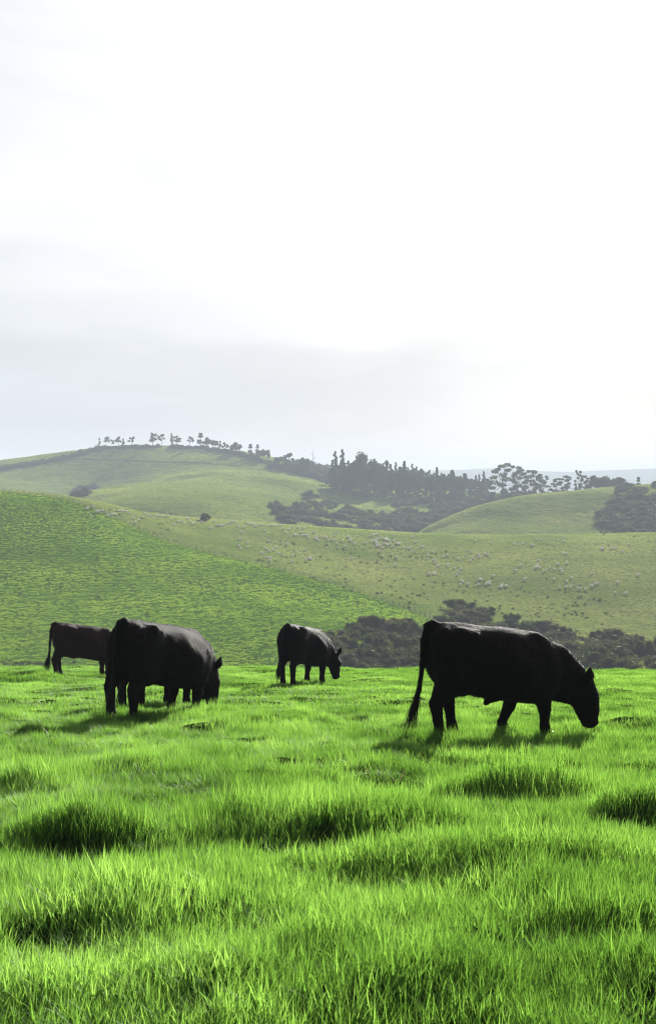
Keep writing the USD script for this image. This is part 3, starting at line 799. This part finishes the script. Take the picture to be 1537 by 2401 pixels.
rng = np.random.default_rng(5)
band = [(px, np.interp(px, [-60, 0, 100, 220, 240], [1106, 1098, 1084, 1056, 1053]) + rng.uniform(0, 4 if px > 150 else 5)) for px in rng.uniform(-60, 232, 150)]
band += [(px, np.interp(px, [225, 300, 370, 400, 470], [1052, 1049.5, 1049, 1049.5, 1051]) + rng.uniform(0, 1.5)) for px in np.concatenate([rng.uniform(225, 300, 26), rng.uniform(300, 372, 16), rng.uniform(400, 475, 30)])]
band += [(px, np.interp(px, [470, 560, 640, 700, 760], [1051, 1065, 1089, 1110, 1128]) + rng.uniform(-1, 2.5)) for px in rng.uniform(480, 700, 90)]
scrub('ridge_scrub', HD, band, 700, 1150, 3.0, 5.5, 'dark scrub band along the left shoulder and crest of the far hill', 61)
pts = np.vstack([in_poly([(1120, 1158), (1180, 1140), (1300, 1135), (1300, 1165), (1120, 1172)], 60, 9)])
pg = ray(pts[:, 0], pts[:, 1]) * np.random.default_rng(66).uniform(790, 830, len(pts))[:, None]
pg[:, 2] = HD.z(pg[:, 0], pg[:, 1])
rg = np.random.default_rng(67)
hg = rg.uniform(5, 13, len(pg))
instancer('understory_scrub', SCRUB, M['bush'], pg - np.stack([0 * hg, 0 * hg, .15 * hg], 1), rg.uniform(0, 6.283, len(pg)), np.stack([hg, hg, hg], 1), rg.choice(4, len(pg)), 'dark understory scrub beneath the skyline gum trees', 'scrub')
pts = np.vstack([in_poly([(640, 1098), (700, 1085), (790, 1082), (800, 1138), (760, 1132), (690, 1110)], 130, 1)])
scrub('slope_scrub', HD, pts, 700, 1150, 5.0, 9.0, 'dark scrub filling the ridge between the hilltop trees and the plantation', 62)
pts = np.vstack([in_poly([(625, 1182), (700, 1190), (735, 1150), (760, 1150), (800, 1178), (860, 1190), (960, 1180), (1110, 1172), (1120, 1190), (1040, 1215), (1015, 1255), (900, 1255), (720, 1240), (655, 1228)], 420, 2)[::1],
                 in_poly([(165, 1165), (180, 1140), (215, 1145), (200, 1170)], 14, 3)])
scrub('valley_scrub', HD, pts, 520, 1000, 2.5, 6.5, 'blue-grey scrub filling the valley between the far hill and the right hill', 63, -0.14)
pts = np.vstack([in_poly([(1445, 1142), (1480, 1139), (1600, 1140), (1600, 1262), (1420, 1262), (1400, 1225), (1430, 1180)], 260, 4)])
scrub('hillside_scrub', HE, pts, 505, 760, 2.4, 5.2, 'dark scrub covering the right end of the right hill', 64, -0.12)

pts = in_poly([(770, 1510), (1000, 1468), (1250, 1490), (1570, 1505), (1570, 1605), (780, 1600)], 300, 14)
scrub('gully_scrub', HB, pts, 160, 420, 1.2, 2.8, 'low dark scrub knitting the gully bushes together', 65)

# gully bushes, each its own
rng = np.random.default_rng(12)
spots = [(1066, 1432, 1394, 'bush', 1.15, 'dark rounded twin-stemmed tree standing clear above the gully bushes'), (1093, 1432, 1402, 'bush', 1.1, 'dark rounded bush leaning on the right of the clear-standing gully tree'),
         (1083, 1440, 1416, 'pale_bush', 1.0, 'pale grey bush in front of the dark gully tree'), (480, 1222, 1200, 'bush', .9, 'low dark bush pair on the crest of the sheep hillside')]
for i, (px, base, top, kind, wide, label) in enumerate(spots):
    plant('gully_bush', kind, i, HB, px, base, top, 180, 480, label, 'bush', wide, rot=i * 50)
low = in_poly([(765, 1500), (850, 1465), (985, 1470), (985, 1590), (830, 1600), (760, 1560)], 62, 6)
mid = in_poly([(1030, 1450), (1110, 1432), (1230, 1462), (1330, 1488), (1560, 1508), (1560, 1545), (1200, 1540), (1040, 1490)], 74, 7)
deep = in_poly([(1180, 1530), (1560, 1530), (1560, 1610), (1250, 1610)], 64, 8)
for pts, label, group in ((low, 'grey-green bush in the gully thicket below the green hillside', 'bushes left of the nearest cow'),
                          (mid, 'grey-green bush on the far bank of the gully below the sheep', 'bushes along the upper gully bank'),
                          (deep, 'dark bush in the deep gully behind the paddock brow', 'bushes in the deep gully on the right')):
    for i, (px, py) in enumerate(pts):
        p = HB.hit(px, py, 160, 420)[0]
        if np.isnan(p[0]):
            continue
        h = rng.uniform(1.6, 4.2) * (1.25 if group.startswith('bushes in') else 1.0)
        kind = 'pale_bush' if rng.uniform() < 0.12 else 'bush'
        w = h * rng.uniform(.85, 1.3)
        thing('gully_bush', label, 'bush', p - [0, 0, .1 * h], rng.uniform(0, 360), (w, w, h), group, T[kind][i % len(T[kind])])

# ------------------------------------------------------------------ fence
fence = thing('post_and_wire_fence', 'grey post and wire fence running down between green and olive hillsides', 'fence')
seg = np.linalg.norm(np.diff(fence_world, axis=0), axis=1)
run = np.concatenate([[0], np.cumsum(seg)])
at = np.arange(0, run[-1], 2.0)
fp = np.stack([np.interp(at, run, fence_world[:, k]) for k in range(3)], 1)
fp[:, 2] = HB.z(fp[:, 0], fp[:, 1])
rng = np.random.default_rng(3)
tops = []
for k, p in enumerate(fp):
    if not -0.32 < p[0] / p[1] < 0.105:
        continue
    h = rng.uniform(1.05, 1.3)
    lean = rng.normal(size=2) * 0.05
    post = tube([p + [0, 0, -.3], p + [lean[0] * .5, lean[1] * .5, h * .5], p + [lean[0], lean[1], h], p + [lean[0], lean[1], h + .02]], [.07, .065, .06, .01], 6)
    obj('post', post, M['post'], fence)
    tops.append(p + [lean[0], lean[1], h])
tops = np.array(tops)
for k in range(4):
    obj('wire', tube(tops - [0, 0.08, .1 + .27 * k], np.full(len(tops), .012), 4), M['wire'], fence)

# ------------------------------------------------------------------ sheep
sheep_src = []
for s_i in range(3):
    src = source_class('sheep_source_%d' % s_i)
    rng = np.random.default_rng(70 + s_i)
    b = trimesh.creation.icosphere(3, 1.0)
    v = b.vertices * [0.52, 0.27, 0.29]
    v = v * (1 + 0.10 * (meshkit.fbm(v * 9 + s_i, 3, s_i) - 0.5))[:, None] + [0, 0, 0.60]
    obj('body', (v, b.faces), M['wool'], src, smooth=True)
    hd = trimesh.creation.icosphere(2, 1.0)
    drop = 0.50 if s_i != 1 else 0.05
    neck = tube([(.42, 0, .66), (.56, 0, .62 - drop * .4), (.64, 0, .62 - drop * .75)], [.15, .11, .09], 8)
    obj('neck', neck, M['wool'], src, smooth=True)
    hv = hd.vertices * [0.15, 0.075, 0.085]
    hv[:, 0] += 0.02
    tilt = 0.9 if drop > .2 else .35
    R = trimesh.transformations.rotation_matrix(tilt, [0, 1, 0])[:3, :3]
    obj('head', (hv @ R.T + [.70, 0, .60 - drop * .85], hd.faces), M['sheep_skin'], src, smooth=True)
    for lx, ly in ((.3, .13), (.3, -.13), (-.32, .13), (-.32, -.13)):
        obj('leg', tube([(lx, ly, .48), (lx + .02, ly, .24), (lx, ly, -.03)], [.06, .04, .035], 6), M['sheep_skin'], src)
    sheep_src.append(src)
flock = [(np.array([(px, np.interp(px, [180, 300, 500, 720], [1182, 1202, 1222, 1240]) + abs(np.random.default_rng(int(px * 7)).normal()) * 12) for px in np.linspace(205, 720, 74)]),
          'white sheep in the string grazing along the far-left crest of the olive hillside', 'sheep along the left crest'),
         (in_poly([(700, 1248), (960, 1256), (1000, 1290), (780, 1285), (680, 1262)], 60, 21), 'white sheep in the thick bunch below the middle of the olive crest', 'sheep below the middle crest'),
         (in_poly([(540, 1262), (720, 1278), (760, 1330), (640, 1322), (560, 1290)], 26, 22), 'white sheep just beyond the fence on the brown part of the slope', 'sheep by the fence'),
         (bunch([(960, 1256), (1540, 1254), (1540, 1420), (1200, 1400), (860, 1350), (760, 1290)], 110, 23), 'white sheep spread over the wide right part of the olive hillside', 'sheep on the right slope')]
rng = np.random.default_rng(77)
for pts, label, group in flock:
    for i, (px, py) in enumerate(pts):
        p = HB.hit(px, py, 250, 500)[0]
        if np.isnan(p[0]):
            continue
        k = rng.uniform(.92, 1.1)
        thing('sheep', label, 'sheep', p, rng.uniform(0, 360), (k, k, k), group, sheep_src[i % 3])


# ------------------------------------------------------------------ cows
def surface_nets(f, origin, h):
    """A smooth mesh of the zero level of f on a grid."""
    s = f < 0
    n = np.array(f.shape) - 1
    acc, cnt = np.zeros((*n, 3)), np.zeros(n)
    c = [(a, b, d) for a in (0, 1) for b in (0, 1) for d in (0, 1)]
    sl = lambda o: tuple(slice(o[k], o[k] + n[k]) for k in range(3))
    for i, a in enumerate(c):
        for b in c[i + 1:]:
            if sum(x != y for x, y in zip(a, b)) != 1:
                continue
            fa, fb = f[sl(a)], f[sl(b)]
            cross = (fa < 0) != (fb < 0)
            t = np.where(cross, fa / np.where(cross, fa - fb, 1), 0)
            for k in range(3):
                acc[..., k] += np.where(cross, a[k] + t * (b[k] - a[k]), 0)
            cnt += cross
    idx = -np.ones(n, int)
    on = cnt > 0
    idx[on] = np.arange(on.sum())
    pos = np.argwhere(on) + acc[on] / cnt[on][:, None]
    quads = []
    for k in range(3):
        u, w = (k + 1) % 3, (k + 2) % 3
        lo, hi = [slice(None)] * 3, [slice(None)] * 3
        lo[k], hi[k] = slice(0, -1), slice(1, None)
        a, b = s[tuple(lo)], s[tuple(hi)]
        e = np.argwhere(a != b)
        e = e[(e[:, u] > 0) & (e[:, w] > 0) & (e[:, u] < n[u]) & (e[:, w] < n[w])]
        flip = a[tuple(e.T)]
        q = []
        for du, dw in ((1, 1), (0, 1), (0, 0), (1, 0)):
            g = e.copy()
            g[:, u] -= du
            g[:, w] -= dw
            q.append(idx[tuple(g.T)])
        q = np.stack(q, 1)
        q[~flip] = q[~flip][:, ::-1]
        quads.append(q)
    q = np.vstack(quads)
    return pos * h + origin, np.vstack([q[:, [0, 1, 2]], q[:, [0, 2, 3]]])


def smin(a, b, k):
    h = np.maximum(k - np.abs(a - b), 0) / k
    return np.minimum(a, b) - h * h * k * 0.25


def cone(X, Y, Z, a, b, ra, rb, sy=1.0, yc=None):
    """Distance to a tapered limb from a to b, flattened sideways by sy about its own line."""
    a, b = np.array(a, float), np.array(b, float)
    ab = b - a
    t = np.clip(((X - a[0]) * ab[0] + (Y - a[1]) * ab[1] + (Z - a[2]) * ab[2]) / (ab @ ab), 0, 1)
    dy = (Y - a[1] - t * ab[1]) / sy
    d = np.sqrt((X - a[0] - t * ab[0]) ** 2 + dy ** 2 + (Z - a[2] - t * ab[2]) ** 2)
    return (d - (ra + (rb - ra) * t)) * min(1.0, 0.5 + sy / 2)


TOP = np.array([(-.87, 1.12, .96, .05), (-.85, 1.25, .84, .15), (-.79, 1.355, .72, .22), (-.66, 1.39, .66, .25), (-.50, 1.385, .63, .285), (-.30, 1.35, .58, .305), (-.10, 1.32, .52, .345), (.10, 1.305, .48, .365),
                (.30, 1.265, .445, .355), (.45, 1.225, .42, .325), (.60, 1.155, .41, .28), (.70, 1.07, .44, .225), (.78, .98, .52, .16), (.83, .88, .64, .07)])
TOP[3:11, 2] -= [.03, .05, .06, .05, .045, .045, .04, .03]


def cow_field(X, Y, Z, legs, turn, bull, wide):
    x = TOP[:, 0]
    cl = np.clip(X, x[0], x[-1])
    top, bot, wid = (PchipInterpolator(x, TOP[:, k])(cl) for k in (1, 2, 3))
    c, h = (top + bot) / 2, (top - bot) / 2
    w = wid * wide
    zz = (Z - c) / h
    w = w * (1 - 0.20 * np.clip(zz, 0, 1) ** 2 - 0.10 * np.clip(-zz, 0, 1) ** 2)
    r = (np.abs(Y / w) ** 2.35 + np.abs(zz) ** 2.35) ** (1 / 2.35)
    d = (r - 1) * np.minimum(w, h) * 0.9
    d = np.sqrt(np.maximum(d, 0) ** 2 + (X - cl) ** 2) + np.minimum(d, 0)
    # hip and pin bones, spine, shoulder blades
    for sgn in (-1, 1):
        d = smin(d, cone(X, Y, Z, (-.50, sgn * .235 * wide, 1.275), (-.38, sgn * .21 * wide, 1.26), .060, .03), .13)
        d = smin(d, cone(X, Y, Z, (-.82, sgn * .10, 1.24), (-.70, sgn * .12, 1.27), .06, .06), .08)
        d = smin(d, cone(X, Y, Z, (.60, sgn * .19, .78), (.50, sgn * .10, 1.13), .15, .08, .6), .10)
        d = smin(d, cone(X, Y, Z, (.08, sgn * .30 * wide, .95), (.30, sgn * .28 * wide, .80), .09, .09), .12)
        # hollow of the flank behind the ribs
        hollow = np.sqrt(((X + .33) / .16) ** 2 + ((Y - sgn * .345 * wide) / .06) ** 2 + ((Z - 1.10) / .15) ** 2) - 1
        d = np.maximum(d, -smin(hollow * .06, np.full_like(d, .5), .02))
    d = smin(d, cone(X, Y, Z, (-.80, 0, 1.35), (.50, 0, 1.17), .035, .05), .06)
    # neck, head; turn bends them to the cow's left
    bend = lambda q: (q[0] - .25 * abs(turn) * max(q[0] - .7, 0), q[1] + turn * max(q[0] - .6, 0) ** 1.3, q[2])
    chain = lambda d, pts, sy, k: [d := smin(d, cone(X, Y, Z, bend(a[:3]), bend(b[:3]), a[3], b[3], sy), k) for a, b in zip(pts[:-1], pts[1:])][-1]
    d = chain(d, [(.52, 0, .93, .25), (.78, 0, .84, .215), (.98, 0, .70, .165), (1.17, 0, .56, .125)], .72, .10)
    d = chain(d, [(.66, 0, .62, .18), (.90, 0, .53, .14), (1.07, 0, .42, .105)], .60, .10)
    d = chain(d, [(1.19, 0, .545, .118), (1.245, 0, .40, .125), (1.275, 0, .24, .10), (1.285, 0, .10, .080)], .82, .05)
    d = chain(d, [(1.10, 0, .42, .10), (1.17, 0, .25, .075), (1.22, 0, .11, .062)], .75, .06)
    d = chain(d, [(1.16, 0, .60, .07), (1.20, 0, .63, .05)], 1.3, .05)
    for sgn in (-1, 1):
        a, m, b = bend((1.185, sgn * .095, .60)), bend((1.165, sgn * .165, .70)), bend((1.155, sgn * .205, .79))
        d = smin(d, cone(X, Y, Z, a, m, .026, .05), .02)
        d = smin(d, cone(X, Y, Z, m, b, .05, .018), .02)
        d = smin(d, cone(X, Y, Z, bend((1.30, sgn * .085, .42)), bend((1.29, sgn * .08, .36)), .03, .02), .03)
        d = smin(d, cone(X, Y, Z, bend((1.345, sgn * .035, .09)), bend((1.33, sgn * .04, .12)), .025, .02), .03)
    # legs: hind (thigh, gaskin, cannon), fore (arm, forearm, cannon)
    for side, fx, lift in legs['hind']:
        y = side * .165 * wide
        d = smin(d, cone(X, Y, Z, (-.60, y, 1.02), (-.52 + .25 * (fx + .78), y * 1.1, .72), .25, .17, .62), .09)
        hock = (fx - .03, y * .95, .47)
        d = smin(d, cone(X, Y, Z, (-.62 + .3 * (fx + .78), y * 1.08, .78), hock, .195, .078, .70), .06)
        d = smin(d, cone(X, Y, Z, hock, (fx + .02, y * .9, .13), .072, .052), .03)
        d = smin(d, cone(X, Y, Z, (fx + .02, y * .9, .13), (fx + .05, y * .9, .04), .062, .068), .02)
    for side, ex, fx in legs['fore']:
        y = side * .18 * wide
        d = smin(d, cone(X, Y, Z, (.55, y * .9, .85), (ex, y, .56), .17, .125, .7), .08)
        knee = (ex * .45 + fx * .55 + .02, y * .92, .33)
        d = smin(d, cone(X, Y, Z, (ex, y, .58), knee, .135, .074, .82), .04)
        d = smin(d, cone(X, Y, Z, knee, (fx, y * .9, .12), .069, .050), .03)
        d = smin(d, cone(X, Y, Z, (fx, y * .9, .12), (fx + .03, y * .9, .04), .062, .068), .02)
    if bull:
        d = smin(d, cone(X, Y, Z, (-.02, 0, .50), (-.12, 0, .415), .07, .035), .05)
    else:
        d = smin(d, cone(X, Y, Z, (-.40, 0, .60), (-.32, 0, .55), .11, .08), .08)
    return d


def curves(name, starts, dirs, lengths, width, mat, parent, seg=3, droop=0.4, seed=0):
    """Hairs as thin tapering strands."""
    t = np.linspace(0, 1, seg)
    p = starts[:, None] + dirs[:, None] * (t[None, :, None] * lengths[:, None, None])
    p[:, :, 2] -= droop * lengths[:, None] * t[None] ** 2
    c = UsdGeom.BasisCurves.Define(stage, path_for(name, parent))
    c.CreateTypeAttr('linear')
    c.CreateCurveVertexCountsAttr(Vt.IntArray.FromNumpy(np.full(len(starts), seg, np.int32)))
    c.CreatePointsAttr(Vt.Vec3fArray.FromNumpy(p.reshape(-1, 3).astype(np.float32)))
    w = np.tile(width * np.linspace(1, .25, seg), len(starts))
    c.CreateWidthsAttr(Vt.FloatArray.FromNumpy(w.astype(np.float32)))
    c.SetWidthsInterpolation('vertex')
    UsdShade.MaterialBindingAPI.Apply(c.GetPrim()).Bind(mat)
    return c.GetPrim()


def cow(label, px, d, yaw, legs, turn=0.0, bull=False, wide=1.0, scale=1.0, tilt=0.0, hair='hair', seed=0, nh=26000, tail=0.0, h=0.016, sweep=0.0):
    rng = np.random.default_rng(seed)
    lo, hi = np.array([-1.08, -.56, -.06]), np.array([1.50, .56 + max(0, turn), 1.50])
    if turn < 0:
        lo[1] += turn
    ax = [np.arange(lo[k], hi[k], h) for k in range(3)]
    X, Y, Z = np.meshgrid(*ax, indexing='ij')
    X, Y, Z = (q.astype(np.float32) for q in (X, Y, Z))
    f = cow_field(X, Y, Z, legs, turn, bull, wide)
    # tail, part of the one skin
    tl = [(-.80, 0, 1.385), (-.865, .01, 1.36), (-.915, tail * .3, 1.18), (-.925, tail * .6, .90), (-.93 - sweep * .6, tail, .62), (-.95 - sweep, tail * 1.1, .50)]
    rr = [.05, .042, .034, .028, .024, .022]
    for k in range(5):
        f = smin(f, cone(X, Y, Z, tl[k], tl[k + 1], rr[k], rr[k + 1]), .03)
    v, fc = surface_nets(f, lo, h)
    m = trimesh.Trimesh(v, fc, process=False)
    trimesh.smoothing.filter_taubin(m, iterations=4)
    v = np.array(m.vertices)
    nrm = np.array(m.vertex_normals)
    v = v + nrm * (0.010 * (meshkit.fbm(v * 7.0 + seed, 2, seed) - .5) + 0.006 * (meshkit.fbm(v * [18., 18, 9] + seed, 2, seed + 3) - .5))[:, None]
    y = d
    x = ray(px, HOR)[0] * d
    z = paddock_z(x, y)
    t = thing('cow', label, 'cow', (x, y, float(z)), yaw, (scale,) * 3, tilt=tilt)
    body = obj('body', (v, fc), M['brown_hide' if hair == 'red_hair' else 'hide'], t, smooth=True)
    # coat: short lying hair, thicker along the back
    area = m.area_faces / m.area_faces.sum()
    fi = rng.choice(len(fc), nh, p=area)
    w = rng.dirichlet([1, 1, 1], nh)
    st = (v[fc[fi]] * w[:, :, None]).sum(1)
    nn = nrm[fc[fi, 0]]
    lie = np.stack([-np.ones(nh), np.zeros(nh), -0.9 * np.ones(nh)], 1)
    lie -= nn * (lie * nn).sum(1, keepdims=True)
    clump = np.stack([meshkit.noise(st * 16 + k * 31.7, seed + k) - .5 for k in range(3)], 1)
    dr = nn * 0.55 + lie * 0.7 + clump * 0.3 + rng.normal(size=(nh, 3)) * 0.14
    dr /= np.linalg.norm(dr, axis=1, keepdims=True)
    ln = rng.uniform(.012, .030, nh) * np.where(st[:, 2] > .5, 1.0, .6)
    curves('coat', st - nn * .003, dr, ln, .0026, M[hair], t)
    # tail switch: long hairs from the end of the tail
    n = 240
    k = rng.uniform(0, 1, n)
    st = np.array(tl[4]) + (np.array(tl[5]) - np.array(tl[4])) * k[:, None] + rng.normal(size=(n, 3)) * .012
    dr = np.stack([rng.normal(-.14 - 3 * sweep, .14, n), rng.normal(0, .07, n), -np.ones(n)], 1)
    curves('tail_switch', st, dr, rng.uniform(.18, .42, n), .008, M['hair'], t, 5, 0.0)
    bend = lambda q: (q[0] - .25 * abs(turn) * max(q[0] - .7, 0), q[1] + turn * max(q[0] - .6, 0) ** 1.3, q[2])
    for sgn in (-1, 1):
        e = trimesh.creation.icosphere(2, .021)
        e.apply_translation(bend((1.315, sgn * .092, .415)))
        obj('eye', e, M['eye'], t, smooth=True)
    for side, fx, *_ in [(q[0], q[1]) for q in legs['hind']] + [(q[0], q[2]) for q in legs['fore']]:
        hoof = trimesh.creation.cylinder(.066, .06, sections=14)
        hv = hoof.vertices.copy()
        hv[hv[:, 2] > 0, :2] *= .85
        k = (.165 if fx < 0 else .18) * wide * .9 * side
        obj('hoof', (hv + [fx + .055, k, .025], hoof.faces), M['hoof'], t)
    return t


cow('large black cow grazing side-on with head down, nearest of all, on the right', 1163, 13.6, 17.0,
    {'hind': [(-1, -.80, 0), (1, -.52, 0)], 'fore': [(-1, .52, .57), (1, .34, .16)]}, bull=True, tilt=0.0, seed=1, nh=90000, tail=.05, scale=.955, sweep=.045)
cow('bulky black cow seen from behind on the left, its tail hanging at its left edge', 374, 16.8, 54.0,
    {'hind': [(-1, -.74, 0), (1, -.80, 0)], 'fore': [(-1, .50, .50), (1, .47, .42)]}, wide=1.24, tilt=4.0, seed=2, nh=75000, tail=.02, turn=.24)
cow('small-looking black cow in the middle grazing away to the right in front of the gully', 712, 26.0, 60.0,
    {'hind': [(-1, -.76, 0), (1, -.70, 0)], 'fore': [(-1, .50, .52), (1, .45, .40)]}, wide=1.03, tilt=4.0, seed=3, nh=40000, tail=.08, turn=-.22, scale=.95)
cow('dark red-brown cow farthest left, standing on the brow with its front hidden', 197, 31.0, 22.0,
    {'hind': [(-1, -.80, 0), (1, -.66, 0)], 'fore': [(-1, .52, .54), (1, .42, .46)]}, tilt=2.0, seed=4, nh=32000, hair='red_hair', tail=.06)
cow('black cow almost wholly hidden behind the bulky one, only its back and legs showing', 372, 19.6, 62.0,
    {'hind': [(-1, -.72, 0), (1, -.80, 0)], 'fore': [(-1, .50, .52), (1, .45, .42)]}, tilt=3.0, seed=5, nh=16000, tail=.05)
